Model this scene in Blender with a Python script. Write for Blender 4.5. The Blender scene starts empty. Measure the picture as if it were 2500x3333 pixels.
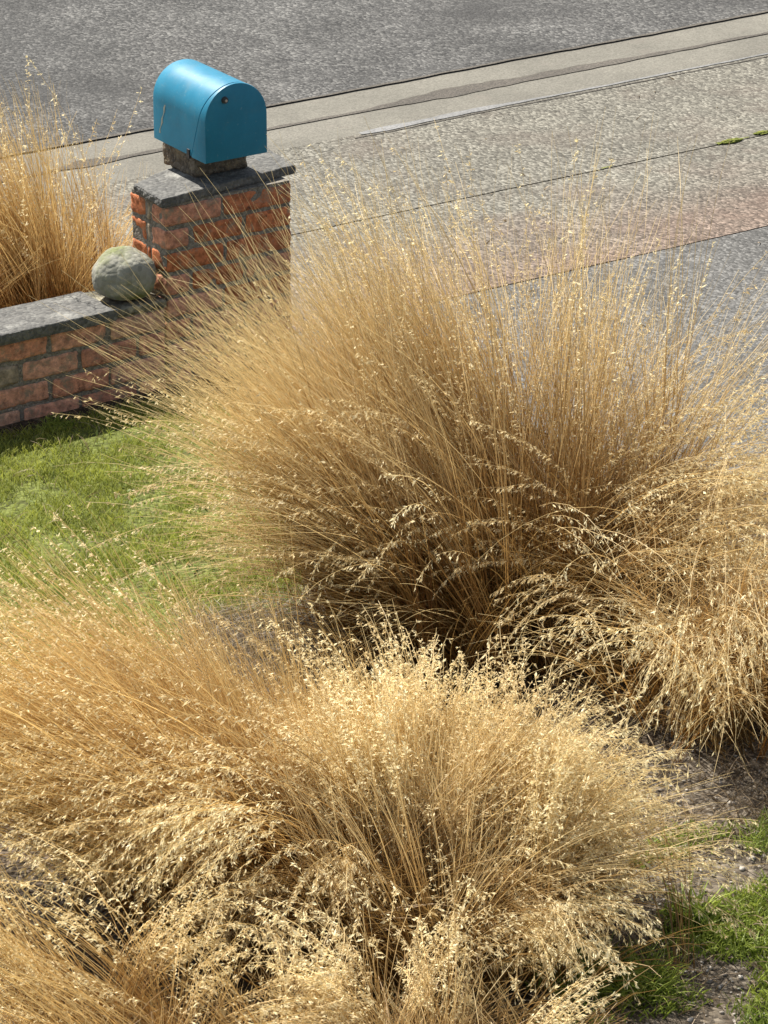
import bpy, bmesh, math, random
import numpy as np
from mathutils import Vector, noise
rad = math.radians
rng = np.random.default_rng(7)
random.seed(7)
sc = bpy.context.scene
C = sc.collection

# ---------------------------------------------------------------- camera
W, H, F = 2500.0, 3333.0, 12500.0          # photograph size, focal length in its pixels
HEAD, PITCH, DIST = rad(34.3), rad(22.4), 13.8
ch, sh, cp, sp = math.cos(HEAD), math.sin(HEAD), math.cos(PITCH), math.sin(PITCH)
R = np.array([ch, -sh, 0.0])
FW = np.array([sh*cp, ch*cp, -sp])
UP = np.array([sh*sp, ch*sp, cp])
HF = np.array([sh, ch, 0.0])               # away from the camera, level
def ray(px, py):
    d = FW + R*((px-W/2)/F) - UP*((py-H/2)/F)
    return d/np.linalg.norm(d)
CAM = np.array([0, 0, .343]) - ray(542, 965)*DIST
def at(px, py, z=0.0):
    d = ray(px, py); t = (z-CAM[2])/d[2]
    return CAM + d*t
def atY(px, py, y=0.0):
    d = ray(px, py); t = (y-CAM[1])/d[1]
    return CAM + d*t
def proj(p):
    v = np.asarray(p)-CAM; k = v@FW
    return W/2 + F*(v@R)/k, H/2 - F*(v@UP)/k
cd = bpy.data.cameras.new('camera'); cam = bpy.data.objects.new('camera', cd); C.objects.link(cam)
cam.location = CAM; cam.rotation_euler = (math.pi/2-PITCH, 0, -HEAD)
cd.sensor_fit = 'VERTICAL'; cd.sensor_height = 24; cd.lens = F/H*24
cd.clip_start = .1; cd.clip_end = 500
sc.camera = cam

# ---------------------------------------------------------------- light
SUN_EL, SUN_AZ = rad(53), rad(-5)          # azimuth from +Y (beyond the road) towards +X
w = bpy.data.worlds.new('World'); sc.world = w; w.use_nodes = True
nt = w.node_tree; bg = nt.nodes['Background']
sky = nt.nodes.new('ShaderNodeTexSky'); sky.sky_type = 'NISHITA'; sky.sun_disc = False
sky.sun_elevation = SUN_EL; sky.sun_rotation = SUN_AZ
hs = nt.nodes.new('ShaderNodeHueSaturation'); hs.inputs['Saturation'].default_value = .55
nt.links.new(sky.outputs[0], hs.inputs['Color']); nt.links.new(hs.outputs[0], bg.inputs[0]); bg.inputs[1].default_value = 0.075
sl = bpy.data.lights.new('sun', 'SUN'); sl.energy = 5.0; sl.angle = rad(.5); sl.color = (1, .95, .87)
so = bpy.data.objects.new('sun', sl); C.objects.link(so)
sd = Vector((math.sin(SUN_AZ)*math.cos(SUN_EL), math.cos(SUN_AZ)*math.cos(SUN_EL), math.sin(SUN_EL)))
so.rotation_euler = sd.to_track_quat('Z', 'Y').to_euler(); so.location = (0, 8, 10)
sc.view_settings.view_transform = 'Standard'; sc.view_settings.look = 'None'
sc.view_settings.exposure = 1.05; sc.view_settings.gamma = 1

# ---------------------------------------------------------------- helpers
def new_mat(name):
    m = bpy.data.materials.new(name); m.use_nodes = True
    return m, m.node_tree.nodes, m.node_tree.links, m.node_tree.nodes['Principled BSDF']
def N(nodes, typ, **kw):
    n = nodes.new(typ)
    for k, v in kw.items():
        if k.startswith('i_'):
            key = k[2:].replace('_', ' ')
            n.inputs[key].default_value = v
        else: setattr(n, k, v)
    return n
def ramp(nodes, stops, interp='LINEAR'):
    r = nodes.new('ShaderNodeValToRGB'); r.color_ramp.interpolation = interp
    e = r.color_ramp.elements
    while len(e) < len(stops): e.new(.5)
    for el, (p, c) in zip(e, stops):
        el.position = p; el.color = (*c, 1) if len(c) == 3 else c
    return r
def mixc(nodes, links, fac, a, b, mode='MIX'):
    m = nodes.new('ShaderNodeMix'); m.data_type = 'RGBA'; m.blend_type = mode
    for sock, v in ((m.inputs[0], fac), (m.inputs[6], a), (m.inputs[7], b)):
        if isinstance(v, (int, float)): sock.default_value = v
        elif isinstance(v, tuple): sock.default_value = (*v, 1)
        else: links.new(v, sock)
    return m.outputs[2]
def tag(o, label=None, cat=None, group=None, kind=None):
    if label: o['label'] = label
    if cat: o['category'] = cat
    if group: o['group'] = group
    if kind: o['kind'] = kind
    return o
def link(name, me, parent=None, loc=(0, 0, 0), rot=(0, 0, 0)):
    o = bpy.data.objects.new(name, me); C.objects.link(o)
    if parent: o.parent = parent
    o.location = loc; o.rotation_euler = rot
    return o
def empty(name, loc, rz=0):
    o = bpy.data.objects.new(name, None); C.objects.link(o); o.location = loc; o.rotation_euler = (0, 0, rz)
    o.empty_display_size = .05
    return o
def bm_obj(name, bm, mat, parent=None, loc=(0, 0, 0), rot=(0, 0, 0), smooth=False):
    me = bpy.data.meshes.new(name); bm.normal_update(); bm.to_mesh(me); bm.free()
    me.materials.append(mat)
    if smooth: me.polygons.foreach_set('use_smooth', [True]*len(me.polygons))
    return link(name, me, parent, loc, rot)
def np_mesh(name, V, Q, mat, attrs=None, smooth=False):
    """V (n,3) verts, Q (m,k) faces of one size, attrs name -> per-vertex float"""
    me = bpy.data.meshes.new(name); k = Q.shape[1]
    me.vertices.add(len(V)); me.vertices.foreach_set('co', V.astype(np.float32).ravel())
    me.loops.add(Q.size); me.loops.foreach_set('vertex_index', Q.astype(np.int32).ravel())
    me.polygons.add(len(Q)); me.polygons.foreach_set('loop_start', np.arange(0, Q.size, k, dtype=np.int32))
    if smooth: me.polygons.foreach_set('use_smooth', np.ones(len(Q), dtype=bool))
    me.update(calc_edges=True)
    for nme, a in (attrs or {}).items():
        at_ = me.attributes.new(nme, 'FLOAT', 'POINT'); at_.data.foreach_set('value', a.astype(np.float32))
    me.materials.append(mat)
    return me
def norm(v): return v/np.maximum(np.linalg.norm(v, axis=-1, keepdims=True), 1e-9)

# ---------------------------------------------------------------- materials
def rowY(px, py): return float(at(px, py, 0)[1])
Y_A = rowY(1690, 188); Y_B = rowY(1690, 265); Y_C = rowY(1825, 308); Y_D = rowY(2150, 511); Y_E = rowY(2280, 785)
def straw_mat(name, lo, hi, tip, transl=.4, rough=.55, foot=None):
    m, n, l, b = new_mat(name)
    a = N(n, 'ShaderNodeAttribute', attribute_name='tone'); t = N(n, 'ShaderNodeAttribute', attribute_name='along')
    r = ramp(n, [(0, lo), (.5, tuple((x+y)/2 for x, y in zip(lo, hi))), (1, hi)]); l.new(a.outputs['Fac'], r.inputs[0])
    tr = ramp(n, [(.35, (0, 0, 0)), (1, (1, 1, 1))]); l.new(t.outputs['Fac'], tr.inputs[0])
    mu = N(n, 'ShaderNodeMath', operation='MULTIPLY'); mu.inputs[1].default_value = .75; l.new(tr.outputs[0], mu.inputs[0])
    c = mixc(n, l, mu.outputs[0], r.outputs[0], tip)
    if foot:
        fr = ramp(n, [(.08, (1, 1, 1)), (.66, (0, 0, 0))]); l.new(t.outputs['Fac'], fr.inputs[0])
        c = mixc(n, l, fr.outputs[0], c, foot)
    l.new(c, b.inputs['Base Color']); b.inputs['Roughness'].default_value = rough
    b.inputs['Specular IOR Level'].default_value = .35
    ts = N(n, 'ShaderNodeBsdfTranslucent'); l.new(c, ts.inputs['Color'])
    mx = N(n, 'ShaderNodeMixShader'); mx.inputs[0].default_value = transl
    l.new(b.outputs[0], mx.inputs[1]); l.new(ts.outputs[0], mx.inputs[2])
    l.new(mx.outputs[0], n['Material Output'].inputs[0])
    return m
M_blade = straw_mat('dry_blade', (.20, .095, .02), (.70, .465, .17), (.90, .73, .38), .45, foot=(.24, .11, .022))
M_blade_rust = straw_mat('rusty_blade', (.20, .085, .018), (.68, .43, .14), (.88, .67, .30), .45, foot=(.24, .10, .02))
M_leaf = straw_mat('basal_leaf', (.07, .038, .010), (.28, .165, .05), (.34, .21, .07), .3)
M_head = straw_mat('seed_head', (.50, .33, .12), (.95, .85, .54), (.95, .86, .56), .4)
M_green = straw_mat('green_blade', (.10, .13, .012), (.38, .41, .06), (.46, .47, .13), .4)
M_weed = straw_mat('weed_leaf', (.07, .12, .012), (.30, .36, .05), (.34, .40, .08), .35)
M_thatch = straw_mat('fallen_straw', (.10, .065, .03), (.42, .31, .18), (.42, .32, .2), .2)
M_clover = straw_mat('clover_leaf', (.10, .15, .03), (.30, .38, .10), (.32, .40, .14), .3)
M_litter = straw_mat('dead_leaf_litter', (.12, .09, .055), (.42, .34, .24), (.42, .35, .27), .2)

def mineral(name, cols, scale, bump=.3, dist=.004, tint=None, rough=.9, crack=0.0, big=(.8, 1.15), stain=None, flat=False, band=False):
    """speckled stone or aggregate: cells of several greys, large soft patches, fine bump"""
    m, n, l, b = new_mat(name)
    g = N(n, 'ShaderNodeNewGeometry')
    v = N(n, 'ShaderNodeTexVoronoi', feature='F1'); v.inputs['Scale'].default_value = scale
    nz = N(n, 'ShaderNodeTexNoise'); nz.inputs['Scale'].default_value = scale*.35; nz.inputs['Detail'].default_value = 6
    add = N(n, 'ShaderNodeVectorMath', operation='MULTIPLY_ADD'); l.new(nz.outputs['Color'], add.inputs[0])
    add.inputs[1].default_value = (.012,)*3; l.new(g.outputs['Position'], add.inputs[2])
    l.new(g.outputs['Position'], nz.inputs['Vector'])
    mp = N(n, 'ShaderNodeMapping'); mp.inputs['Rotation'].default_value = (0, 0, HEAD); mp.inputs['Scale'].default_value = (1, .55 if flat else 1, 1)
    l.new(add.outputs[0], mp.inputs['Vector']); l.new(mp.outputs[0], v.inputs['Vector'])
    sep = N(n, 'ShaderNodeSeparateColor'); l.new(v.outputs['Color'], sep.inputs[0])
    k = len(cols)
    r = ramp(n, [(i/max(k-1, 1), c) for i, c in enumerate(cols)]); 
    m1 = N(n, 'ShaderNodeMath', operation='MULTIPLY_ADD'); l.new(sep.outputs[0], m1.inputs[0]); m1.inputs[1].default_value = .75
    m0 = N(n, 'ShaderNodeMath', operation='MULTIPLY'); l.new(nz.outputs['Fac'], m0.inputs[0]); m0.inputs[1].default_value = .3
    l.new(m0.outputs[0], m1.inputs[2]); l.new(m1.outputs[0], r.inputs[0])
    n2 = N(n, 'ShaderNodeTexNoise'); n2.inputs['Scale'].default_value = 2.3; n2.inputs['Detail'].default_value = 8; n2.inputs['Roughness'].default_value = .65
    l.new(g.outputs['Position'], n2.inputs['Vector'])
    br = ramp(n, [(.3, (big[0],)*3), (.7, (big[1],)*3)]); l.new(n2.outputs['Fac'], br.inputs[0])
    c = mixc(n, l, 1.0, r.outputs[0], br.outputs[0], 'MULTIPLY')
    if stain:
        n3 = N(n, 'ShaderNodeTexNoise'); n3.inputs['Scale'].default_value = stain[1]; n3.inputs['Detail'].default_value = 9; n3.inputs['Roughness'].default_value = .7
        l.new(g.outputs['Position'], n3.inputs['Vector'])
        sr = ramp(n, [(stain[2], (0, 0, 0)), (stain[3], (1, 1, 1))]); l.new(n3.outputs['Fac'], sr.inputs[0])
        c = mixc(n, l, sr.outputs[0], c, stain[0])
    if band:   # reddish stain along the garden side of the pavement
        sx = N(n, 'ShaderNodeSeparateXYZ'); l.new(g.outputs['Position'], sx.inputs[0])
        n5 = N(n, 'ShaderNodeTexNoise'); n5.inputs['Scale'].default_value = 3.2; n5.inputs['Detail'].default_value = 8; l.new(g.outputs['Position'], n5.inputs['Vector'])
        ma = N(n, 'ShaderNodeMath', operation='MULTIPLY_ADD'); l.new(n5.outputs['Fac'], ma.inputs[0]); ma.inputs[1].default_value = -.75; l.new(sx.outputs['Y'], ma.inputs[2])
        mr = N(n, 'ShaderNodeMapRange'); l.new(ma.outputs[0], mr.inputs['Value'])
        mr.inputs['From Min'].default_value = Y_E+.85-.375; mr.inputs['From Max'].default_value = Y_E+.02-.375; mr.inputs['To Min'].default_value = 0; mr.inputs['To Max'].default_value = .62
        c = mixc(n, l, mr.outputs[0], c, mixc(n, l, 1.0, c, (1.0, .66, .60), 'MULTIPLY'))
    l.new(c, b.inputs['Base Color']); b.inputs['Roughness'].default_value = rough
    b.inputs['Specular IOR Level'].default_value = .25
    bp = N(n, 'ShaderNodeBump'); bp.inputs['Strength'].default_value = bump; bp.inputs['Distance'].default_value = dist
    hs = N(n, 'ShaderNodeMath', operation='SUBTRACT'); l.new(nz.outputs['Fac'], hs.inputs[0]); l.new(v.outputs['Distance'], hs.inputs[1])
    l.new(hs.outputs[0], bp.inputs['Height']); l.new(bp.outputs[0], b.inputs['Normal'])
    return m
M_asphalt = mineral('asphalt', [(.02, .02, .019), (.055, .054, .051), (.085, .083, .078), (.19, .185, .172)], 100, .7, .009, big=(.6, 1.3), stain=((.04, .039, .037), .9, .48, .7), flat=True)
M_gutter = mineral('gutter_concrete', [(.10, .094, .078), (.145, .136, .112), (.19, .178, .148)], 160, .25, .002, big=(.8, 1.15), stain=((.15, .13, .11), 3.5, .56, .78))
M_path = mineral('pavement_concrete', [(.25, .235, .21), (.33, .31, .275), (.40, .38, .33)], 170, .3, .003)
M_drive = mineral('exposed_aggregate', [(.03, .027, .021), (.10, .093, .075), (.155, .145, .118), (.30, .285, .235)], 110, .6, .007, big=(.8, 1.15), stain=((.115, .09, .072), 1.6, .5, .85), flat=True, band=True)
M_blue = mineral('grey_driveway', [(.04, .038, .035), (.075, .073, .068), (.11, .107, .10), (.22, .215, .20)], 115, .7, .006, big=(.75, 1.2), flat=True)
M_soil = mineral('soil', [(.02, .013, .007), (.05, .035, .02), (.09, .065, .04), (.16, .12, .08)], 60, 1.0, .02, big=(.6, 1.3))
M_gravel = mineral('gravel_soil', [(.03, .022, .014), (.065, .05, .034), (.11, .09, .065), (.20, .17, .13)], 70, .6, .02, big=(.7, 1.25), flat=True)
M_turf = mineral('turf_soil', [(.05, .05, .015), (.10, .12, .02), (.15, .17, .04)], 60, .8, .01)
M_joint = mineral('joint_dirt', [(.07, .064, .055), (.11, .10, .084), (.15, .138, .115)], 160, .6, .004)
M_joint2 = mineral('silt_and_edge_shade', [(.05, .045, .038), (.085, .075, .062), (.13, .115, .095)], 160, .6, .004)  # gutter dirt and joint colour, also the painted shade along the asphalt edge
M_pale = mineral('pale_stain', [(.13, .128, .125), (.175, .173, .168), (.225, .222, .215)], 120, .4, .003)
M_cope = mineral('slate_coping', [(.075, .074, .07), (.12, .118, .11), (.18, .175, .16)], 80, .9, .004, big=(.75, 1.2), stain=((.27, .265, .24), 9, .54, .72))
M_cope2 = mineral('mossy_coping', [(.07, .065, .05), (.13, .12, .09), (.21, .20, .15)], 70, .8, .005, stain=((.36, .33, .24), 11, .5, .68))
M_block = mineral('weathered_block', [(.06, .05, .04), (.12, .10, .075), (.20, .17, .13)], 80, .9, .006, stain=((.27, .22, .14), 14, .52, .7))
M_boulder = mineral('lichened_stone', [(.19, .185, .15), (.25, .245, .20), (.32, .31, .255)], 60, .7, .004, stain=((.15, .17, .05), 6, .46, .66))
M_mortar = mineral('mortar', [(.12, .108, .088), (.20, .18, .15), (.30, .275, .235)], 120, .8, .005)
M_pebble = mineral('pebble', [(.15, .12, .10), (.30, .27, .23), (.45, .42, .37)], 50, .4, .003)

def brick_mat():
    m, n, l, b = new_mat('weathered_brick')
    a = N(n, 'ShaderNodeAttribute', attribute_name='tone'); g = N(n, 'ShaderNodeNewGeometry')
    r = ramp(n, [(0, (.32, .26, .19)), (.14, (.32, .26, .19)), (.2, (.42, .20, .13)), (.45, (.56, .26, .165)), (.6, (.60, .32, .22)), (.7, (.44, .155, .07)), (.85, (.50, .17, .07)), (1, (.54, .32, .22))])
    l.new(a.outputs['Fac'], r.inputs[0])
    n1 = N(n, 'ShaderNodeTexNoise'); n1.inputs['Scale'].default_value = 38; n1.inputs['Detail'].default_value = 11; n1.inputs['Roughness'].default_value = .7
    l.new(g.outputs['Position'], n1.inputs['Vector'])
    br = ramp(n, [(.33, (.45,)*3), (.68, (1.45,)*3)]); l.new(n1.outputs['Fac'], br.inputs[0])
    c = mixc(n, l, 1.0, r.outputs[0], br.outputs[0], 'MULTIPLY')
    n2 = N(n, 'ShaderNodeTexNoise'); n2.inputs['Scale'].default_value = 13; n2.inputs['Detail'].default_value = 10; n2.inputs['Roughness'].default_value = .75
    l.new(g.outputs['Position'], n2.inputs['Vector'])
    s1 = ramp(n, [(.52, (0, 0, 0)), (.62, (.85,)*3)]); l.new(n2.outputs['Fac'], s1.inputs[0])
    c = mixc(n, l, s1.outputs[0], c, (.24, .20, .145))
    s2 = ramp(n, [(.34, (.9,)*3), (.43, (0, 0, 0))]); l.new(n2.outputs['Fac'], s2.inputs[0])
    c = mixc(n, l, s2.outputs[0], c, (.045, .035, .03))
    l.new(c, b.inputs['Base Color']); b.inputs['Roughness'].default_value = .88; b.inputs['Specular IOR Level'].default_value = .25
    n4 = N(n, 'ShaderNodeTexNoise'); n4.inputs['Scale'].default_value = 180; n4.inputs['Detail'].default_value = 5
    l.new(g.outputs['Position'], n4.inputs['Vector'])
    bp = N(n, 'ShaderNodeBump'); bp.inputs['Strength'].default_value = .7; bp.inputs['Distance'].default_value = .004
    l.new(n4.outputs['Fac'], bp.inputs['Height']); l.new(bp.outputs[0], b.inputs['Normal'])
    return m
M_brick = brick_mat()

def paint_mat():
    m, n, l, b = new_mat('blue_paint')
    tc = N(n, 'ShaderNodeTexCoord')
    n1 = N(n, 'ShaderNodeTexNoise'); n1.inputs['Scale'].default_value = 9; n1.inputs['Detail'].default_value = 8; n1.inputs['Roughness'].default_value = .65
    l.new(tc.outputs['Object'], n1.inputs['Vector'])
    r = ramp(n, [(.3, (.003, .135, .225)), (.55, (.004, .163, .27)), (.75, (.012, .195, .31))]); l.new(n1.outputs['Fac'], r.inputs[0])
    n2 = N(n, 'ShaderNodeTexNoise'); n2.inputs['Scale'].default_value = 70; n2.inputs['Detail'].default_value = 4
    l.new(tc.outputs['Object'], n2.inputs['Vector'])
    s = ramp(n, [(.64, (0, 0, 0)), (.72, (.5,)*3)]); l.new(n2.outputs['Fac'], s.inputs[0])
    c = mixc(n, l, s.outputs[0], r.outputs[0], (.10, .22, .27))
    n6 = N(n, 'ShaderNodeTexNoise'); n6.inputs['Scale'].default_value = 16; n6.inputs['Detail'].default_value = 10; n6.inputs['Roughness'].default_value = .7
    l.new(tc.outputs['Object'], n6.inputs['Vector']); s6 = ramp(n, [(.52, (0, 0, 0)), (.75, (.30,)*3)]); l.new(n6.outputs['Fac'], s6.inputs[0])
    c = mixc(n, l, s6.outputs[0], c, (.09, .17, .19))
    rr = ramp(n, [(.3, (.36,)*3), (.7, (.6,)*3)]); l.new(n6.outputs['Fac'], rr.inputs[0]); l.new(rr.outputs[0], b.inputs['Roughness'])
    l.new(c, b.inputs['Base Color'])
    b.inputs['Specular IOR Level'].default_value = .4
    bp = N(n, 'ShaderNodeBump'); bp.inputs['Strength'].default_value = .12; bp.inputs['Distance'].default_value = .002
    l.new(n1.outputs['Fac'], bp.inputs['Height']); l.new(bp.outputs[0], b.inputs['Normal'])
    return m
M_paint = paint_mat()
def plain(name, col, rough=.6, metal=0):
    m, n, l, b = new_mat(name)
    nz = N(n, 'ShaderNodeTexNoise'); nz.inputs['Scale'].default_value = 60
    c = mixc(n, l, nz.outputs['Fac'], tuple(x*.8 for x in col), tuple(min(1, x*1.2) for x in col))
    l.new(c, b.inputs['Base Color']); b.inputs['Roughness'].default_value = rough; b.inputs['Metallic'].default_value = metal
    return m
M_screw = plain('screw_metal', (.55, .54, .52), .35, 1)
M_dark = plain('dark_rubber', (.03, .03, .03), .6)
M_scratch = plain('scratched_paint', (.30, .30, .24), .7)
M_yellow = plain('yellow_petal', (.75, .60, .03), .6)
M_purple = plain('mauve_petal', (.50, .34, .60), .6)

# ---------------------------------------------------------------- ground, road, kerb, driveway
def sheet(name, pts, z, mat, label=None):
    bm = bmesh.new(); vs = [bm.verts.new((p[0], p[1], z)) for p in pts]; f = bm.faces.new(vs)
    bm.normal_update()
    if f.normal.z < 0: f.normal_flip()
    o = bm_obj(name, bm, mat); tag(o, label, kind='structure'); return o
print('rows', Y_A, Y_B, Y_C, Y_D, Y_E)
X0, X1 = -30, 40
def strip_grid(name, y0, y1, zf, mat, x0=-6, x1=12, nx=220, ny=10, wob=(0, 0), label=None):
    """a strip along the road whose two edges wander a little"""
    xs = np.concatenate([[X0], np.linspace(x0, x1, nx), [X1]])
    V = []; 
    for i, x in enumerate(xs):
        a = y0 + wob[0]*(noise.noise(Vector((x*1.3, y0*3, 0)))+.5*noise.noise(Vector((x*7, y0*3, 3))))
        b = y1 + wob[1]*(noise.noise(Vector((x*1.3, y1*3, 0)))+.5*noise.noise(Vector((x*7, y1*3, 3))))
        for j in range(ny+1):
            y = a+(b-a)*j/ny; V.append((x, y, zf(x, y, j/ny)))
    V = np.array(V); n1 = ny+1
    i, j = np.meshgrid(np.arange(len(xs)-1), np.arange(ny), indexing='ij'); b0 = (i*n1+j).ravel()
    Q = np.stack([b0, b0+n1, b0+n1+1, b0+1], 1)
    o = link(name, np_mesh(name, V, Q, mat, smooth=True)); tag(o, label, kind='structure'); return o
# soil under everything on the garden side (one sheet to the horizon), lower at the road
sheet('ground', [(-120, -60), (120, -60), (120, Y_E+.02), (-120, Y_E+.02)], -.006, M_soil)
sheet('verge', [(-120, Y_E+.02), (120, Y_E+.02), (120, Y_A-.05), (-120, Y_A-.05)], -.03, M_soil)
sheet('far_ground', [(-120, Y_A-.05), (120, Y_A-.05), (120, 150), (-120, 150)], -.13, M_soil)
DR = float(at(1100, 900, 0)[0])            # left side of the driveway
strip_grid('road', Y_A-.004, Y_A+9, lambda x, y, t: -.004, M_asphalt, ny=40, wob=(.012, 0))
strip_grid('gutter', Y_B-.01, Y_A+.04, lambda x, y, t: -.007-.002*t, M_gutter, ny=8, wob=(.008, .004))
strip_grid('kerb', Y_C-.02, Y_B+.002, lambda x, y, t: -.001+.004*math.sin(t*3), M_gutter, ny=8, wob=(.006, .012))
strip_grid('kerb_bed', Y_C-.03, Y_A+.05, lambda x, y, t: -.0105, M_joint, ny=2)
def band(name, y, w0, x0, x1, bumps, z, mat):
    xs = np.arange(x0, x1, .02); V = []
    for x in xs:
        w_ = w0*(1+.5*noise.noise(Vector((x*9, y, 2))))+sum(a*math.exp(-((x-c)/sg)**2) for c, sg, a in bumps)*(1+.35*noise.noise(Vector((x*14, y, 5))))
        o_ = .012*noise.noise(Vector((x*1.5, y, 8)))+.006*noise.noise(Vector((x*8, y, 8)))
        V += [(x, y+o_-w_*.35, z), (x, y+o_+w_*.65, z)]
    b = np.arange(len(xs)-1)*2
    o = link(name, np_mesh(name, np.array(V), np.stack([b, b+2, b+3, b+1], 1), mat)); tag(o, kind='structure'); return o
gx = lambda px, py: float(at(px, py)[0])
band('gutter_dirt', Y_B, .030, -5, 12, [(gx(1500, 315), .30, .085), (gx(1850, 240), .45, .05), (gx(350, 560), .12, .07)], .0042, M_joint2)
M_moss = mineral('moss', [(.07, .09, .012), (.13, .15, .02), (.20, .20, .04)], 150, 1, .004)
for a_, b_ in ((2330, 2440), (2470, 2520), (1960, 2000)):
    band('joint_moss', Y_D, .010, gx(a_, 0.224*(2500-a_)+432), gx(b_, 0.224*(2500-b_)+432), [(gx(2320, 472), .06, .02)], .0055, M_moss)
band('kerb_stain', Y_C-.012, .018, gx(1150, 430), 12, [(gx(1500, 370), .3, .035), (gx(1250, 420), .12, .04)], .0068, M_pale)
band('kerb_joint', Y_C-.05, .009, gx(1100, 430), 12, [], .0065, M_joint2)
band('silt_and_edge_shade', Y_A-.004, .022, -5, 12, [], -.0015, M_joint2)  # soft dark strip: painted shade of the asphalt edge above the gutter
strip_grid('driveway_apron', Y_D+.005, Y_C-.006, lambda x, y, t: .004*t, M_drive, ny=8, wob=(.003, .006))
strip_grid('pavement', Y_E+.004, Y_D-.005, lambda x, y, t: .0, M_drive, ny=14, wob=(.004, .003))
# driveway inside the garden, from the line of the wall towards the house
bm = bmesh.new()
lft = [at(1300, 1250), at(1900, 1450), at(2250, 1520), at(2560, 1580)]
poly = [(p[0], p[1]) for p in lft]
poly = [(poly[0][0]-.15, Y_E-.005)] + poly + [(poly[-1][0]+2.2, poly[-1][1]-1.2), (poly[-1][0]+6, poly[-1][1]-3.2), (poly[-1][0]+6.5, Y_E-.005)]
sheet('driveway', poly, .0, M_blue)
# lawn sheet and the gravelly soil at the lower right
LAWN = [(-12, -.09), (-.02, -.09), tuple(at(900, 1330)[:2]), tuple(at(1000, 2000)[:2]), tuple(at(700, 2150)[:2]), tuple(at(600, 2450)[:2]), tuple(at(-100, 2560)[:2]), tuple(at(-900, 3000)[:2]), (-4.2, -6), (-12, -6)]
sheet('lawn', LAWN, -.001, M_turf)
GR = [tuple(at(x, y)[:2]) for x, y in ((2280, 1900), (2900, 1900), (3300, 4200), (1650, 4200), (1900, 3300), (2050, 2700))]
sheet('gravel_bed', GR, -.001, M_gravel)

# ---------------------------------------------------------------- ribbons and plants
def ribbons(P, width, tone, taper=.25, roll=None):
    """P (N,n,3) centre lines -> vertices, quads, attributes"""
    Nn, n, _ = P.shape
    T = np.gradient(P, axis=1)
    u = norm(rng.normal(size=(Nn, 1, 3))) if roll is None else roll[:, None, :]
    S = norm(np.cross(norm(T), np.broadcast_to(u, T.shape)))
    t = np.linspace(0, 1, n)
    wd = (1-(1-taper)*t**1.6)[None, :, None]*np.asarray(width).reshape(-1, 1, 1)*.5
    V = np.stack([P-S*wd, P+S*wd], 2).reshape(-1, 3)
    b = (np.arange(Nn)[:, None]*n + np.arange(n-1)[None, :]).ravel()*2
    Q = np.stack([b, b+1, b+3, b+2], 1)
    tn = np.repeat(tone, n*2); al = np.tile(np.repeat(t, 2), Nn)
    return V, Q, tn, al
def merge(parts):
    V, Q, a, b = [], [], [], []; off = 0
    for v, q, t, al in parts:
        V.append(v); Q.append(q+off); a.append(t); b.append(al); off += len(v)
    return np.concatenate(V), np.concatenate(Q), np.concatenate(a), np.concatenate(b)
def plant_obj(name, parts, mat, parent, origin):
    V, Q, a, b = merge(parts)
    return link(name, np_mesh(name, V-origin, Q, mat, dict(tone=a, along=b)), parent)
def arcs(base, az, th0, th1, L, n=12, pw=1.35, wig=.075):
    """curves that start at base, tilt th0 from upright, end at tilt th1; az camera-relative (0 right, 90 away)"""
    Nn = len(az); t = (np.arange(n-1)+.5)/(n-1)
    th = th0[:, None]+(th1-th0)[:, None]*t[None, :]**pw
    ph = rng.uniform(0, 6.28, (Nn, 1)); fr = rng.uniform(3, 9, (Nn, 1))
    a = az[:, None] + wig*np.sin(fr*t[None, :]+ph)*2 + rng.normal(0, .10, (Nn, 1))*t[None, :]**1.5
    th = th + wig*np.sin(fr*1.3*t[None, :]+ph*2)
    hor = np.cos(a)[..., None]*R + np.sin(a)[..., None]*HF
    d = np.sin(th)[..., None]*hor + np.cos(th)[..., None]*np.array([0, 0, 1.0])
    P = np.concatenate([np.zeros((Nn, 1, 3)), np.cumsum(d*(L/(n-1))[:, None, None], 1)], 1)
    P = P + base[:, None, :]
    P[..., 2] = np.where(P[..., 2] < .012, .012+.02*rng.random(P[..., 2].shape), P[..., 2])
    return P
def spray(base, az, azs, th0, th1, L, locks, per, r=.1, n=12, ls=.18, jit=1.5, pw=1.35):
    """locks of strands that lie together, as combed dry grass does"""
    k = locks*per; li = np.repeat(np.arange(locks), per)
    A = rad(az)+rad(azs)*rng.uniform(-1, 1, locks); T0 = rad(th0)+rad(7)*rng.normal(size=locks); T1 = rad(th1)+rad(11)*rng.normal(size=locks)
    LL = L*(1+ls*np.clip(rng.normal(size=locks), -1.8, .8))
    lo = rng.normal(0, r, (locks, 2)); tone = np.clip(rng.normal(.5, .33, locks), 0, 1)
    a = A[li]+jit*rad(4.5)*rng.normal(size=k); t0 = np.abs(T0[li]+jit*rad(3)*rng.normal(size=k)); t1 = T1[li]+jit*rad(7)*rng.normal(size=k)
    l = LL[li]*rng.uniform(.72, 1.06, k)
    b = np.zeros((k, 3)); b[:, :2] = base[:2]+lo[li]+rng.normal(0, .015, (k, 2)); b[:, 2] = base[2]
    P = arcs(b, a, t0, t1, l, n, pw)
    return P, np.clip(tone[li]+rng.normal(0, .22, k), 0, 1)
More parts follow.
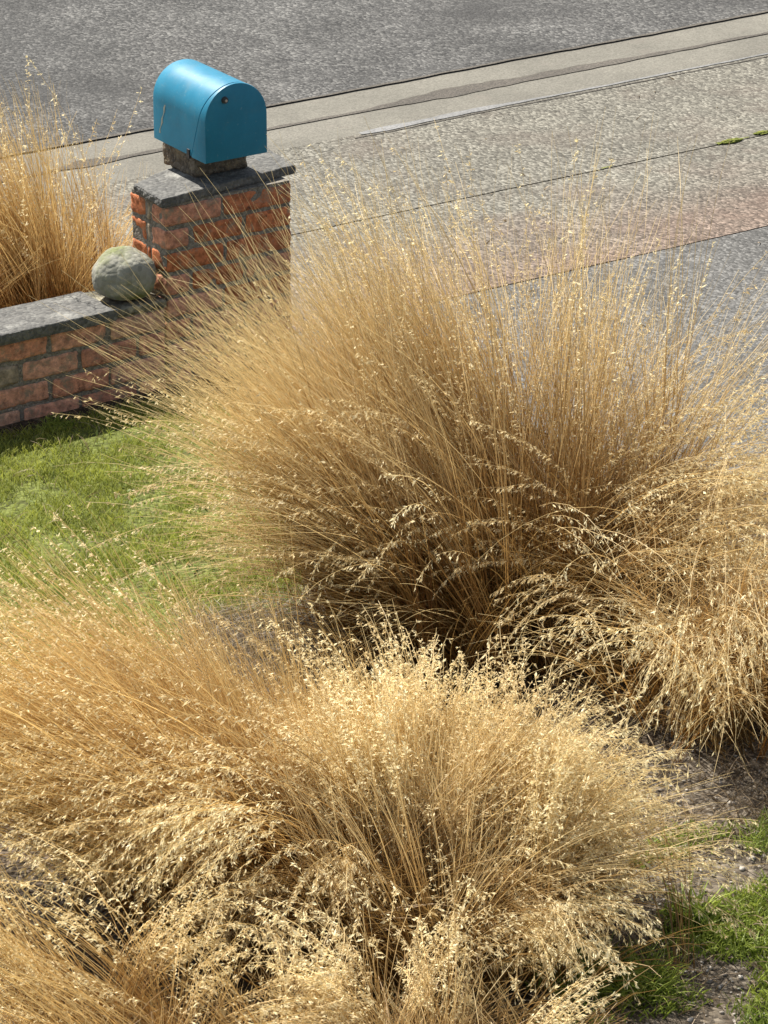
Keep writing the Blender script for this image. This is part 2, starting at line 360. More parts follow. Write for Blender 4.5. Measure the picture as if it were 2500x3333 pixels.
def heads(P, tone, frac=.38, nb=24, bl=.017, sz=.0090):
    """panicles on the last part of every stem: short curved branchlets that end in spikelets"""
    K, n, _ = P.shape; s = 1-frac+frac*rng.random((K, nb)); x = s*(n-1); i = np.clip(x.astype(int), 0, n-2); f = (x-i)[..., None]
    kk = np.arange(K)[:, None]
    p = P[kk, i]*(1-f)+P[kk, i+1]*f; T = norm(P[kk, i+1]-P[kk, i])
    d = norm(T*1.0+rng.normal(0, .45, T.shape)); d[..., 2] -= .3
    p = p.reshape(-1, 3); d = d.reshape(-1, 3); m = len(p)
    ln = bl*rng.uniform(.4, 1.2, m)*(1.25-.7*s.ravel())*1.3
    t = np.linspace(0, 1, 4)
    B = p[:, None, :]+d[:, None, :]*(ln[:, None]*t)[..., None]
    B[..., 2] -= (ln[:, None]*.45*t**2)
    tn = np.repeat(tone, nb)
    out = [ribbons(B, np.full(m, .0013), tn*.7, .6)]
    # spikelets: flattened lozenges hanging on each branchlet
    ns = 4; q = rng.uniform(.45, 1.0, (m, ns)); xx = q*3; ii = np.clip(xx.astype(int), 0, 2); ff = (xx-ii)[..., None]; mm = np.arange(m)[:, None]
    sp_ = (B[mm, ii]*(1-ff)+B[mm, ii+1]*ff).reshape(-1, 3)
    dd = norm(np.repeat(norm(B[:, 3]-B[:, 0]), ns, 0)+rng.normal(0, .3, (m*ns, 3)))
    c = norm(np.cross(dd, rng.normal(size=dd.shape))); z = sz*rng.lognormal(0, .35, (m*ns, 1))
    V = np.stack([sp_, sp_+dd*z*.45+c*z*.15, sp_+dd*z, sp_+dd*z*.45-c*z*.15], 1).reshape(-1, 3)
    b = np.arange(m*ns)*4; Q = np.stack([b, b+1, b+2, b+3], 1)
    tt = np.clip(np.repeat(np.repeat(tone, nb), ns)+rng.normal(0, .2, m*ns), 0, 1)
    out.append((V, Q, np.repeat(tt, 4), np.full(m*ns*4, .7)))
    return out
def shift(org, a):
    o = a[8].get('off', (0, 0)) if len(a) > 8 else (0, 0)
    return org+R*o[0]+HF*o[1]
def tussock(name, px, py, label, blades, stems, leaves, mat=M_blade, headkw=None, group='dry straw coloured tussocks', loc=None, cat='tussock'):
    org = at(px, py) if loc is None else np.array(loc)
    root = empty(name, tuple(org)); tag(root, label, cat, group)
    bl = []
    for a in blades:
        P, t = spray(shift(org, a), *a[:7], r=a[7], n=12, pw=1.05)
        bl.append(ribbons(P, rng.uniform(.0018, .0040, len(P)), t))
    plant_obj('blades', bl, mat, root, org)
    st, hd = [], []
    for a in stems:
        kw = dict(headkw or {}, **(a[8] if len(a) > 8 else {})); kw.pop('off', None)
        P, t = spray(shift(org, a), *a[:7], r=a[7], n=15, jit=1.5)
        st.append(ribbons(P, rng.uniform(.0016, .0026, len(P)), np.clip(t+.1, 0, 1), .5))
        hd += heads(P, t, **kw)
    if st:
        plant_obj('flower_stems', st, mat, root, org); plant_obj('seed_heads', hd, M_head, root, org)
    lf = []
    for a in leaves:
        P, t = spray(shift(org, a), *a[:7], r=a[7], n=8, jit=2.5)
        lf.append(ribbons(P, rng.uniform(.0025, .005, len(P)), t))
    if lf: plant_obj('basal_leaves', lf, M_leaf, root, org)
    return root

# sprays: (azimuth, spread, tilt at the root, tilt at the tip, length, locks, strands per lock, root radius)
PL = dict(frac=.55, nb=60, bl=.012, sz=.0085)   # narrow tight plumes
RT = dict(off=(.30, .02)); RP = dict(PL, off=(.30, 0)); LF = dict(off=(0, 0))
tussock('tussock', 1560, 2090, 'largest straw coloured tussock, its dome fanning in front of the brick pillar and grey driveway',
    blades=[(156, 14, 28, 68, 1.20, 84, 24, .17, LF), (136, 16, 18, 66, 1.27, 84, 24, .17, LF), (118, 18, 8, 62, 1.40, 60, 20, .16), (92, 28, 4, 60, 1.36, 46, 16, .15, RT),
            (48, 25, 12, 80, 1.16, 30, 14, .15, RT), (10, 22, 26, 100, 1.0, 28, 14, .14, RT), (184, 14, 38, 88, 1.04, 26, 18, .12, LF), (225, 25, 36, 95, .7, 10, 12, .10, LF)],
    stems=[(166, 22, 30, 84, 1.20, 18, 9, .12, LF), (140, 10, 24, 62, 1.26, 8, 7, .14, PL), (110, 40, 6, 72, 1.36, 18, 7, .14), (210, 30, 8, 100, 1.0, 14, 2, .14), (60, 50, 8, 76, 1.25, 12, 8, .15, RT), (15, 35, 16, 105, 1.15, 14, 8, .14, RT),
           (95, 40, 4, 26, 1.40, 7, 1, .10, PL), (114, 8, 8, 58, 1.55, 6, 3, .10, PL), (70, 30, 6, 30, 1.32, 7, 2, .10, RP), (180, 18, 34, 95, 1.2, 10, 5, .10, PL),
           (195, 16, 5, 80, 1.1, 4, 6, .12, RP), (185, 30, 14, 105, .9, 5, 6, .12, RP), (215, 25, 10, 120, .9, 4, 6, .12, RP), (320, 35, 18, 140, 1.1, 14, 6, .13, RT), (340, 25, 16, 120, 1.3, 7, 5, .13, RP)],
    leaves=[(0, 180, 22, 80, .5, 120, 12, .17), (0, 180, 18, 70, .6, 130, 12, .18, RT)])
tussock('tussock', 2370, 2330, 'thin tussock of dry stems hanging down over dark soil at the right edge',
    blades=[(60, 40, 10, 60, .7, 24, 14, .10), (150, 40, 14, 90, .6, 20, 12, .10), (295, 60, 14, 118, .85, 34, 10, .13)],
    stems=[(285, 55, 8, 138, 1.12, 15, 7, .14, dict(nb=14)), (300, 40, 8, 124, 1.36, 9, 5, .16, dict(nb=12)), (270, 40, 8, 128, 1.2, 8, 3, .18, dict(nb=8)), (255, 25, 8, 140, 1.0, 6, 4, .12, dict(nb=12)), (180, 30, 10, 120, .8, 4, 4, .1), (40, 50, 8, 80, .9, 8, 5, .1)],
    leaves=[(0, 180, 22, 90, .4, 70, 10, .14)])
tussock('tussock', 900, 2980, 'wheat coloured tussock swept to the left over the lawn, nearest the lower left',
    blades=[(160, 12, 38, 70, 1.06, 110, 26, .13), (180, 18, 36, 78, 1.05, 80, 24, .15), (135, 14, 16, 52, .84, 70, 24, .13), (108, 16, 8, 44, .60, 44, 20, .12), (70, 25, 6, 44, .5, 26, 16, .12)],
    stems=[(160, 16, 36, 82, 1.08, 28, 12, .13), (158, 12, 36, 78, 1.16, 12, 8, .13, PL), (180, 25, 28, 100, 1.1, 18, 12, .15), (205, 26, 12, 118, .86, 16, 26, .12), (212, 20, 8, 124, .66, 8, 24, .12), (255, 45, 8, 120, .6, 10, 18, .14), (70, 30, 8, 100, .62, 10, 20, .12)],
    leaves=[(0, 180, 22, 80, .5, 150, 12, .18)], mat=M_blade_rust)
tussock('tussock', 1380, 3080, 'tussock with a dense mound of cream seed heads in the lower middle',
    blades=[(135, 35, 9, 46, .66, 80, 20, .13), (85, 25, 7, 44, .62, 70, 20, .13), (40, 25, 18, 66, .66, 44, 18, .14), (5, 20, 28, 84, .66, 36, 16, .14)],
    stems=[(125, 35, 8, 80, .73, 34, 24, .14, dict(nb=26)), (80, 28, 7, 78, .73, 34, 24, .14, dict(nb=26)), (42, 22, 18, 92, .76, 26, 18, .15), (5, 22, 30, 112, .70, 20, 14, .15), (315, 30, 24, 120, .66, 12, 12, .14)],
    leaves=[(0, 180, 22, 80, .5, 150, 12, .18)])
tussock('tussock', 1380, 3760, 'tussock at the bottom edge with only its pale nodding seed heads in view',
    blades=[(110, 60, 12, 60, .44, 34, 16, .14)],
    stems=[(80, 40, 8, 112, .68, 7, 22, .14), (150, 30, 12, 105, .72, 4, 24, .14), (130, 60, 8, 80, .8, 8, 3, .14)],
    leaves=[(0, 180, 26, 95, .45, 120, 12, .18)])
tussock('tussock', 420, 3760, 'rust brown tussock cut by the lower left corner',
    blades=[(160, 25, 22, 70, .80, 34, 20, .18), (90, 40, 10, 50, .40, 24, 16, .16)],
    stems=[(50, 50, 8, 112, .70, 6, 24, .16), (150, 35, 18, 100, .86, 9, 20, .16)],
    leaves=[(0, 180, 26, 95, .45, 120, 12, .18)], mat=M_blade_rust)
back = np.array([at(60, 1090, 0)[0], .52, 0])
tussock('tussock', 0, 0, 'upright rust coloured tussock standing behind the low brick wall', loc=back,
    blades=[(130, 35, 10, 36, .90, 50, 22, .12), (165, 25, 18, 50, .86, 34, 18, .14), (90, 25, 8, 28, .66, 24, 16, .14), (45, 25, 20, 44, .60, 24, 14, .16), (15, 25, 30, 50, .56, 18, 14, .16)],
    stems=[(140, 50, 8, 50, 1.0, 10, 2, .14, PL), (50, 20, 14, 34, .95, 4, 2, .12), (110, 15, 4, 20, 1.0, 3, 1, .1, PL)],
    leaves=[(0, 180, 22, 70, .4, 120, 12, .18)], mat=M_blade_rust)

# ---------------------------------------------------------------- lawn and ground cover
def inside(poly, x, y):
    c = np.zeros(len(x), bool); n = len(poly)
    for i in range(n):
        x1, y1 = poly[i]; x2, y2 = poly[(i+1) % n]
        k = ((y1 > y) != (y2 > y)) & (x < (x2-x1)*(y-y1)/(y2-y1+1e-12)+x1); c ^= k
    return c
def turf(name, pts, mat, label, cat, hgt=(.015, .04), wid=(.0018, .0035), tilt=(10, 65)):
    k = len(pts); b = np.zeros((k, 3)); b[:, :2] = pts
    L = rng.uniform(*hgt, k); az = rng.uniform(0, 6.28, k); t0 = np.radians(rng.uniform(*tilt, k)*.5); t1 = np.radians(rng.uniform(*tilt, k)+15)
    n = 4; t = (np.arange(n-1)+.5)/(n-1); th = t0[:, None]+(t1-t0)[:, None]*t
    d = np.stack([np.sin(th)*np.cos(az)[:, None], np.sin(th)*np.sin(az)[:, None], np.cos(th)], -1)
    P = np.concatenate([np.zeros((k, 1, 3)), np.cumsum(d*(L/(n-1))[:, None, None], 1)], 1)+b[:, None]
    pat = np.array([noise.noise(Vector((x*6, y*6, 1)))+.6*noise.noise(Vector((x*22, y*22, 5))) for x, y in pts])
    tn = np.clip(.5+.55*pat+rng.normal(0, .2, k), 0, 1)
    V, Q, a, al = ribbons(P, rng.uniform(*wid, k), tn)
    o = link(name, np_mesh(name, V, Q, mat, dict(tone=a, along=al))); tag(o, label, cat, kind='stuff'); return o
def scatter(poly, n, dens):
    p = np.array(poly); x = rng.uniform(p[:, 0].min(), p[:, 0].max(), n); y = rng.uniform(p[:, 1].min(), p[:, 1].max(), n)
    k = inside(poly, x, y); x, y = x[k], y[k]
    d = np.array([dens(a, b) for a, b in zip(x, y)]); k = rng.random(len(x)) < d
    return np.stack([x[k], y[k]], 1)
vis = [p if abs(p[0]) < 4 and p[1] > -4 else (max(p[0], -2.6), max(p[1], -3.4)) for p in LAWN]
pts = scatter(vis, 190000, lambda x, y: min(1, max(.15, 0.8+1.9*noise.noise(Vector((x*5, y*5, 0)))))*(1 if y < -.10 else .25))
turf('lawn_grass', pts, M_green, 'short mossy green lawn at the foot of the low brick wall', 'lawn')
pts = scatter([tuple(at(x, y)[:2]) for x, y in ((500, 700), (2700, 100), (2700, 1300), (1300, 1100))], 900, lambda x, y: max(.03, .12+.8*noise.noise(Vector((x*1.5, y*5, 6)))))
turf('blown_straw', pts, M_thatch, 'scraps of blown straw and dry leaf on the pavement and driveway', 'straw scraps', (.01, .045), (.002, .008), (75, 88))
pts = scatter(vis, 5200, lambda x, y: max(0, min(1, .25+1.5*noise.noise(Vector((x*4+9, y*4, 4))))))
turf('dead_grass', pts, M_thatch, 'fallen straw and yellowed blades lying flat on the lawn', 'dead grass', (.03, .10), (.0015, .003), (60, 88))
pts = scatter(vis, 9000, lambda x, y: 1 if noise.noise(Vector((x*5+3, y*5, 14))) > .22 else 0)
turf('clover', pts, M_clover, 'patches of broad leaved clover and moss in the lawn', 'clover', (.012, .03), (.006, .012), (30, 85))
def cover_d(x, y):
    return max(0, min(1, 2.6*noise.noise(Vector((x*3.1+4, y*3.1, 9)))+.36))
grn = [tuple(at(x, y)[:2]) for x, y in ((1950, 2900), (2350, 2560), (2700, 2500), (2700, 3600), (1600, 3600), (1750, 3100))]
pts = scatter(grn, 90000, cover_d)
turf('ground_cover', pts, M_weed, 'low bright green weeds spreading over gravelly soil at the lower right', 'weeds', (.02, .055), (.003, .007), (20, 80))
pts = scatter([tuple(at(x, y)[:2]) for x, y in ((620, 2030), (1100, 1960), (1100, 2420), (800, 2480), (560, 2350))], 16000, lambda x, y: .9)
turf('leaf_litter', pts, M_litter, 'matted grey brown dead grass lying between the tussocks and the lawn', 'leaf litter', (.05, .14), (.0015, .003), (55, 85))

pts = scatter([tuple(at(x, y)[:2]) for x, y in ((1300, 2150), (2100, 1900), (2800, 1650), (2900, 3700), (1500, 3700), (1300, 2600))], 34000, lambda x, y: max(.05, min(1, .45+1.6*noise.noise(Vector((x*3.5, y*3.5, 2))))))
turf('leaf_litter', pts, M_thatch, 'brown tangle of fallen straw on the dark soil right of the tussocks', 'straw litter', (.03, .12), (.0015, .004), (60, 88))
def pebbles(name, poly, n, sz, label):
    p = scatter(poly, n, lambda x, y: 1); V0 = []; bm = bmesh.new(); bmesh.ops.create_icosphere(bm, subdivisions=1, radius=1)
    bv = np.array([v.co[:] for v in bm.verts]); bf = np.array([[v.index for v in f.verts] for f in bm.faces]); bm.free()
    VV, QQ, TT = [], [], []
    for i, (x, y) in enumerate(p):
        s_ = sz*rng.lognormal(0, .45); a = rng.uniform(0, 6.28); sc_ = np.array([1, rng.uniform(.6, .9), rng.uniform(.4, .7)])*s_
        v = bv*(1+.18*rng.normal(size=(len(bv), 1)))*sc_; c_, s2 = math.cos(a), math.sin(a)
        v = np.stack([v[:, 0]*c_-v[:, 1]*s2, v[:, 0]*s2+v[:, 1]*c_, v[:, 2]], 1)+np.array([x, y, .002]); VV.append(v); QQ.append(bf+i*len(bv))
    o = link(name, np_mesh(name, np.concatenate(VV), np.concatenate(QQ), M_pebble, smooth=True)); tag(o, label, 'gravel', kind='stuff')
pebbles('gravel', [tuple(at(x, y)[:2]) for x, y in ((2100, 2500), (2700, 2200), (2800, 3600), (1800, 3600))], 2600, .0045, 'small grey stones and chips scattered on bare soil at the lower right')

# ---------------------------------------------------------------- bricks
def rough_box(cx, cy, cz, sx, sy, sz, rnd=.006, amp=.0025, seed=0, res=.011):
    """a worn brick: rounded, slightly uneven box (vertices, quads)"""
    nx, ny, nz = [max(3, int(round(s/res))) for s in (sx, sy, sz)]
    bm = bmesh.new(); bmesh.ops.create_cube(bm, size=1)
    V = []; Q = []; idx = {}
    def vid(i, j, k):
        key = (i, j, k)
        if key not in idx: idx[key] = len(V); V.append((i/nx-.5, j/ny-.5, k/nz-.5))
        return idx[key]
    bm.free()
    for i in range(nx):
        for j in range(ny):
            Q.append((vid(i, j, 0), vid(i, j+1, 0), vid(i+1, j+1, 0), vid(i+1, j, 0))); Q.append((vid(i, j, nz), vid(i+1, j, nz), vid(i+1, j+1, nz), vid(i, j+1, nz)))
    for i in range(nx):
        for k in range(nz):
            Q.append((vid(i, 0, k), vid(i+1, 0, k), vid(i+1, 0, k+1), vid(i, 0, k+1))); Q.append((vid(i, ny, k), vid(i, ny, k+1), vid(i+1, ny, k+1), vid(i+1, ny, k)))
    for j in range(ny):
        for k in range(nz):
            Q.append((vid(0, j, k), vid(0, j, k+1), vid(0, j+1, k+1), vid(0, j+1, k))); Q.append((vid(nx, j, k), vid(nx, j+1, k), vid(nx, j+1, k+1), vid(nx, j, k+1)))
    V = np.array(V)*np.array([sx, sy, sz]); h = np.array([sx, sy, sz])/2-rnd
    c = np.clip(V, -h, h); d = V-c; L = np.linalg.norm(d, axis=1, keepdims=True)
    V = np.where(L > 1e-9, c+d/np.maximum(L, 1e-9)*np.minimum(L, rnd), V)
    V += np.array([cx, cy, cz])
    nn = norm(V-np.array([cx, cy, cz]))
    for q in range(len(V)):
        p = V[q]; f = amp*(noise.noise(Vector(p*28)+Vector((seed, 0, 0)))*1.3+noise.noise(Vector(p*75)+Vector((seed, 3, 0)))*.7)
        e = noise.noise(Vector(p*14)+Vector((0, seed, 7)))
        V[q] = p+nn[q]*(f-(max(0, e-.25)*amp*5))
    return V, np.array(Q)
def brick_set(name, specs, parent, origin, mat=M_brick, **kw):
    VV, QQ, TT = [], [], []; off = 0
    for s, (cx, cy, cz, sx, sy, sz, tn) in enumerate(specs):
        V, Q = rough_box(cx, cy, cz, sx, sy, sz, seed=s*3.7, **kw); VV.append(V); QQ.append(Q+off); off += len(V); TT.append(np.full(len(V), tn))
    return link(name, np_mesh(name, np.concatenate(VV)-origin, np.concatenate(QQ), mat, dict(tone=np.concatenate(TT)), smooth=True), parent)
BL, BH, BD, J = .24, .086, .11, .011
ZC = .302                                   # underside of the wall coping
WALL_T = .21
# low wall
wr = empty('brick_wall', (-1.0, .105, 0)); o0 = np.array((-1.0, .105, 0))
tag(wr, 'low wall of weathered red brick with flat grey coping beside the lawn', 'wall')
specs = []
for c in range(5):
    z = ZC-BH*(c+.5); xo = -BL*(0 if c % 2 == 0 else .5)+(.0 if c % 2 == 0 else 0)
    for i in range(14):
        x = -BL*(i+.5)+(0 if c % 2 == 0 else BL*.5)
        if x > 0 - BL*.2: 
            continue
        for yy in (BD*.5, WALL_T-BD*.5):
            tn = random.choice([.05, .25, .35, .45, .55, .6, .55, 1.0, .3])
            if c == 0 and i in (1, 2, 0): tn = (1.0, .55, .45)[i]
            if c == 1 and i == 3: tn = .1
            specs.append((x+random.uniform(-.003, .003), yy+random.uniform(-.004, .003), z+random.uniform(-.002, .002), BL-J-random.uniform(0, .004), BD-.006, BH-J-random.uniform(0, .004), tn))
    if c % 2 == 1:
        for yy in (BD*.5, WALL_T-BD*.5): specs.append((-BL*.25, yy, z, BL*.5-J, BD-.006, BH-J, .5))
specs = [s for s in specs if not (abs(s[3]-(BL-J)) < .02 and s[0] > -BL*.45)]
brick_set('brickwork', specs, wr, o0, amp=.0036, rnd=.009)
def box_bm(x0, x1, y0, y1, z0, z1):
    bm = bmesh.new(); bmesh.ops.create_cube(bm, size=1)
    for v in bm.verts: v.co = Vector(((x0+x1)/2+v.co.x*(x1-x0), (y0+y1)/2+v.co.y*(y1-y0), (z0+z1)/2+v.co.z*(z1-z0)))
    return bm
def moved(bm, o):
    for v in bm.verts: v.co -= Vector(o)
    return bm
bm_obj('mortar', moved(box_bm(-3.3, -.006, .010, WALL_T-.010, -.1, ZC-.001), o0), M_mortar, wr)
# coping slabs
def slab(name, pts, z0, z1, mat, parent, origin, amp=.004, lab=None, res=.022):
    """flat stone with broken edges, from a plan outline"""
    n = len(pts); out = []
    for i in range(n):
        a = np.array(pts[i]); b = np.array(pts[(i+1) % n]); L = np.linalg.norm(b-a); k = max(2, int(L/res)); nr = np.array([(b-a)[1], -(b-a)[0]])/L
        for j in range(k):
            p = a+(b-a)*j/k; q = noise.noise(Vector((p[0]*25, p[1]*25, z0*7)))+.5*noise.noise(Vector((p[0]*70, p[1]*70, z0*7)))
            out.append(p+nr*q*amp*(1 if j else .4))
    bm = bmesh.new(); rings = []
    cen = np.mean(out, 0)
    for lv, (z, ins) in enumerate(((z0, .004), (z0+(z1-z0)*.25, 0), (z0+(z1-z0)*.7, -.0005), (z1-.002, .0015), (z1, .006))):
        ring = []
        for p in out:
            d = cen-p; d = d/np.linalg.norm(d); q = p+d*(ins+.003*noise.noise(Vector((p[0]*60, p[1]*60, z*90)))); ring.append(bm.verts.new((q[0]-origin[0], q[1]-origin[1], z-origin[2]+.0015*noise.noise(Vector((p[0]*20, p[1]*20, z))))))
        rings.append(ring)
    for a, b in zip(rings, rings[1:]):
        for i in range(len(a)): bm.faces.new((a[i], a[(i+1) % len(a)], b[(i+1) % len(a)], b[i]))
    bm.faces.new(rings[-1]); bm.faces.new(rings[0][::-1])
    bmesh.ops.recalc_face_normals(bm, faces=bm.faces)
    o = bm_obj(name, bm, mat, parent)
    if lab: o['label'] = lab
    return o
ZT = .343
xj = float(atY(377, 1004, -.012)[0]); print('coping joint x', xj)
slab('coping_slab', [(xj+.006, -.004), (-.004, -.006), (-.004, .22), (xj+.006, .23)], ZC+.002, ZT-.010, M_cope2, wr, o0, lab='short mossy dark coping slab under the boulder')
xp = xj
for k, ln in enumerate((.92, .8, .8, .7)):
    slab('coping_slab', [(xp-ln+.004, -.028), (xp-.002, -.024), (xp-.004, .222), (xp-ln+.004, .225)], ZC, ZT+random.uniform(-.001, .002), M_cope, wr, o0); xp -= ln

# pillar
ZP = None
pc = atY(525, 650, -.02); ZP = float(pc[2]); XL = float(pc[0]); XR = float(atY(960, 535, -.02)[0]); print('pillar top', ZP, XL, XR)
PT = .034; ZPB = ZP-PT                      # cap thickness
PX0, PX1, PY1 = 0.0, XR+.003, .25
pr = empty('brick_pillar', ((PX0+PX1)/2, PY1/2, 0)); po = np.array(((PX0+PX1)/2, PY1/2, 0))
tag(pr, 'square pillar of old orange red brick with a grey stone cap under the mailbox', 'pillar')
specs = []; nb = int(ZPB/BH)+1
for c in range(nb):
    z = ZPB-BH*(c+.5)-.004
    def bb(x0, x1, y0, y1): 
        tn = random.choice([.25, .45, .55, .7, .8, .85, .75, .4, .1]); specs.append(((x0+x1)/2, (y0+y1)/2+random.uniform(-.003, .003), z, x1-x0-J, y1-y0-J*.6, BH-J-random.uniform(0, .004), tn))
    wX = PX1-PX0
    if c % 2 == 0:
        k = [0, .45, 1] if c % 4 == 0 else [0, .47, 1]
        for a, b in zip(k, k[1:]): bb(PX0+wX*a, PX0+wX*b, 0, BD); bb(PX0+wX*a, PX0+wX*b, PY1-BD, PY1)
        bb(PX0, PX0+BD, BD, PY1-BD); bb(PX1-BD, PX1, BD, PY1-BD)
    else:
        for a, b in ((0, .2), (.2, .62), (.62, 1)): bb(PX0+wX*a, PX0+wX*b, 0 if a != 0 else 0, BD)
        for a, b in ((0, .4), (.4, .8), (.8, 1)): bb(PX0+wX*a, PX0+wX*b, PY1-BD, PY1)
        bb(PX0, PX0+BD, BD, PY1-BD); bb(PX1-BD, PX1, BD, PY1-BD)
brick_set('brickwork', specs, pr, po, amp=.004, rnd=.009)
bm_obj('mortar', moved(box_bm(PX0+.009, PX1-.009, .009, PY1-.009, -.1, ZPB-.001), po), M_mortar, pr)
cap_px = [(525, 650), (962, 535), (868, 478), (545, 546), (436, 598)]
plan = [tuple(at(x, y, ZP)[:2]) for x, y in cap_px]; print('cap plan', plan)
slab('cap_slab', plan, ZPB, ZP, M_cope, pr, po, amp=.0035)

# plinth block under the mailbox
PB = [at(x, y, ZP)[:2] for x, y in ((635, 581), (808, 548))]
PH = .10
bx0, bx1, by0 = PB[0][0], PB[1][0], (PB[0][1]+PB[1][1])/2; by1 = by0+.225; print('block', bx0, bx1, by0, by1)
V, Q = rough_box((bx0+bx1)/2, (by0+by1)/2, ZP+PH/2, bx1-bx0, by1-by0, PH, rnd=.008, amp=.006, seed=2)
bo = np.array([(bx0+bx1)/2, (by0+by1)/2, ZP])
pb = link('plinth_block', np_mesh('plinth_block', V-bo, Q, M_block, smooth=True), None, tuple(bo))
tag(pb, 'rough dark stone block between the pillar cap and the blue mailbox', 'stone block')

# ---------------------------------------------------------------- mailbox
MW, ML = .256, .385
SH = .150; MR = MW/2; MZ = ZP+PH+.001
fl = at(668, 530, MZ); fr_ = at(868, 500, MZ); ang = math.atan2(fr_[1]-fl[1], fr_[0]-fl[0]); print('mailbox front', fl, fr_, 'ang', math.degrees(ang), 'w', np.linalg.norm(fr_-fl))
bl_ = at(490, 445, MZ); print('mailbox back left', bl_, 'L', np.linalg.norm(bl_-fl))
mang = rad(-1.5)
mroot = empty('mailbox', (float((fl[0]+fr_[0])/2)+.004, float(fl[1]+fr_[1])/2, MZ), mang)
tag(mroot, 'blue painted metal mailbox with a rounded top, on the block above the brick pillar', 'mailbox')
def prof(r_, s, inset=0, n=20, zb=0.0):
    p = [(-r_+inset, zb+inset)]
    p += [(-(r_-inset)*math.cos(a), s+(r_-inset)*math.sin(a)) for a in [math.pi*i/n for i in range(n+1)]]
    p += [(r_-inset, zb+inset)]
    return p
def shell(name, rings, parent, mat, cap0=True, cap1=True, bev=0.0):
    """rings: list of closed outlines [(x,y,z)...] joined in order"""
    bm = bmesh.new(); rr = [[bm.verts.new(p) for p in r] for r in rings]
    for a, b in zip(rr, rr[1:]):
        for i in range(len(a)): bm.faces.new((a[i], a[(i+1) % len(a)], b[(i+1) % len(a)], b[i]))
    if cap0: bm.faces.new(rr[0][::-1])
    if cap1: bm.faces.new(rr[-1])
    bmesh.ops.recalc_face_normals(bm, faces=bm.faces)
    o = bm_obj(name, bm, mat, parent)
    me = o.data; me.polygons.foreach_set('use_smooth', [True]*len(me.polygons))
    try: me.set_sharp_from_angle(angle=rad(32))
    except Exception: pass
    return o
# body: sheet tunnel whose front edge slopes back towards the bottom, as the lid overlaps it
def seam(z): # y of the seam between body and door
    k = max(0, min(1, 1-z/(SH+MR))); return .014+.092*k**1.25
rings = []
for yv, ins in ((None, .004), (None, .0), (.30, .0), (ML-.010, .0), (ML-.003, .0025), (ML, .009)):
    r = []
    for (x, z) in prof(MR-.003, SH, ins):
        y = seam(z)+(.002 if ins else .005) if yv is None else yv
        r.append((x, y, max(z, .0)))
    rings.append(r)
shell('body', rings, mroot, M_paint)
# door: cap with a flange that runs back to the seam
rings = []
for mode, ins in (('s', .003), ('s', .0), ('f', .0), ('f2', .0012), ('f3', .006)):
    r = []
    for (x, z) in prof(MR, SH, ins):
        zz = z
        y = {'s': seam(z)-.003, 'f': .007, 'f2': .002, 'f3': .0}[mode]
        r.append((x, y, zz-.002))
    rings.append(r)
shell('door', rings, mroot, M_paint)
door = [o for o in mroot.children if o.name.startswith('door')][0]
def disc(name, r, d, loc, mat, parent, seg=20):
    bm = bmesh.new(); bmesh.ops.create_cone(bm, cap_ends=True, segments=seg, radius1=r, radius2=r*.82, depth=d)
    bmesh.ops.bevel(bm, geom=[e for e in bm.edges if e.calc_length() < r], offset=d*.12, segments=2)
    o = bm_obj(name, bm, mat, parent, loc, (math.pi/2, 0, 0)); return o
disc('latch', .0135, .010, (-.048, -.004, SH+.072), M_dark, door)
disc('screw', .0065, .008, (-.048, -.010, SH+.072), M_screw, door, 6)
# scratch on the left side of the body and the small notch flap near the door
bm = bmesh.new()
prev = None
for i in range(9):
    t = i/8; y = .29+.045*t+.003*math.sin(i*2.1); z = .145-.115*t; wd = .0035+.002*math.sin(i*1.7)
    y2 = .262+(.030)*t
    a = bm.verts.new((-MR+.0022, y-.0+wd, z)); b = bm.verts.new((-MR+.0022, y-wd, z))
    if prev: bm.faces.new((prev[0], a, b, prev[1]))
    prev = (a, b)
body = [o for o in mroot.children if o.name.startswith('body')][0]
sob = bm_obj('scratch', bm, M_scratch, body); 
bmn = box_bm(-MR-.002, -MR+.02, .118, .134, -.012, .022)
bmesh.ops.bevel(bmn, geom=bmn.edges[:], offset=.002, segments=1)
bm_obj('hinge_tab', bmn, M_dark, body)

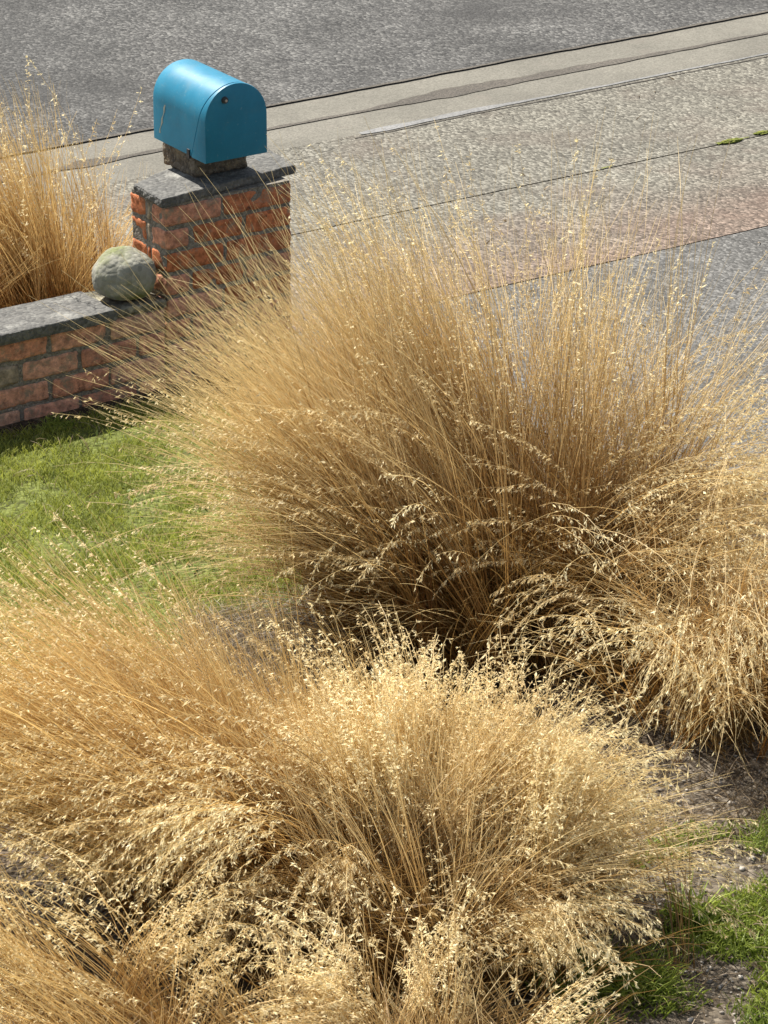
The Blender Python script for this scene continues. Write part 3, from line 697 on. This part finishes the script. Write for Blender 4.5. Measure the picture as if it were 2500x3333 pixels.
# ---------------------------------------------------------------- boulder
bp_ = at(402, 960, ZT); print('boulder', bp_)
bm = bmesh.new(); bmesh.ops.create_icosphere(bm, subdivisions=5, radius=1)
br_ = .112
for v in bm.verts:
    p = v.co.copy(); q = p.normalized()
    s = 1+.09*noise.noise(q*1.5+Vector((4, 0, 0)))+.025*noise.noise(q*3.5)+.010*noise.noise(q*11)+.005*noise.noise(q*30)
    d = abs((q-Vector((.3, 0, 0))).dot(Vector((.86, -.3, .25)))+.05*noise.noise(q*3)); 
    if q.y < .4 and q.z > -.3: s -= .04*max(0, 1-d/.03)
    c2 = q.dot(Vector((.1, .1, 1)))+.18+.04*noise.noise(q*4)
    if q.y < -.3 and -.6 < q.x < .15: s -= .05*max(0, 1-abs(c2)/.05)
    v.co = Vector((q.x*1.02*s, q.y*.95*s, (q.z*.90*s)))*br_
    if v.co.z < -br_*.62: v.co.z = -br_*.62+(v.co.z+br_*.62)*.15
ob = bm_obj('boulder', bm, M_boulder, None, (float(bp_[0]), .095, ZT+.002+br_*.66), (0, .05, rad(-25)), smooth=True)
tag(ob, 'round grey boulder with cracks, on the wall coping against the pillar', 'boulder')

# ---------------------------------------------------------------- small things
def tuft(name, px, py, label, cat, mat, n, L, wid, group=None, spread=360, r=.03):
    org = at(px, py); root = empty(name, tuple(org)); tag(root, label, cat, group)
    P, t = spray(org, 90, spread/2, 30, 75, L, n, 3, r=r, n=6, jit=3)
    plant_obj('leaves', [ribbons(P, rng.uniform(wid*.6, wid, len(P)), t)], mat, root, org)
    return root
tuft('weed', 2250, 3005, 'broad flat green weed rosette on the gravel right of the cream mound', 'weed', M_weed, 22, .13, .014, r=.025)
tuft('grass_tuft', 2110, 3230, 'bright green grass tuft standing at the lower right', 'grass tuft', M_weed, 80, .13, .004, r=.03)
tuft('grass_tuft', 2470, 2760, 'small green tuft on soil at the right edge', 'grass tuft', M_weed, 50, .09, .004, r=.04)
tuft('weed', 190, 1395, 'small green weed growing at the foot of the brick wall', 'weed', M_weed, 40, .05, .004, r=.03)
for px, py, r_, lb in ((2380, 460, .028, 'larger yellow green moss cushion in the pavement joint'), (2478, 432, .02, 'smaller moss cushion in the pavement joint near the photo edge')):
    p = at(px, py, .004); bm = bmesh.new(); bmesh.ops.create_icosphere(bm, subdivisions=4, radius=1)
    for v in bm.verts:
        q = v.co.normalized(); s = 1+.25*noise.noise(q*2.5+Vector((px, 0, 0)))+.15*noise.noise(q*9)
        v.co = Vector((q.x*2.0*s, q.y*.8*s, max(-.1, q.z)*.35*s))*r_
    mo = M_moss
    tag(bm_obj('moss_cushion', bm, mo, None, tuple(p), smooth=True), lb, 'moss', 'moss in the pavement joint')
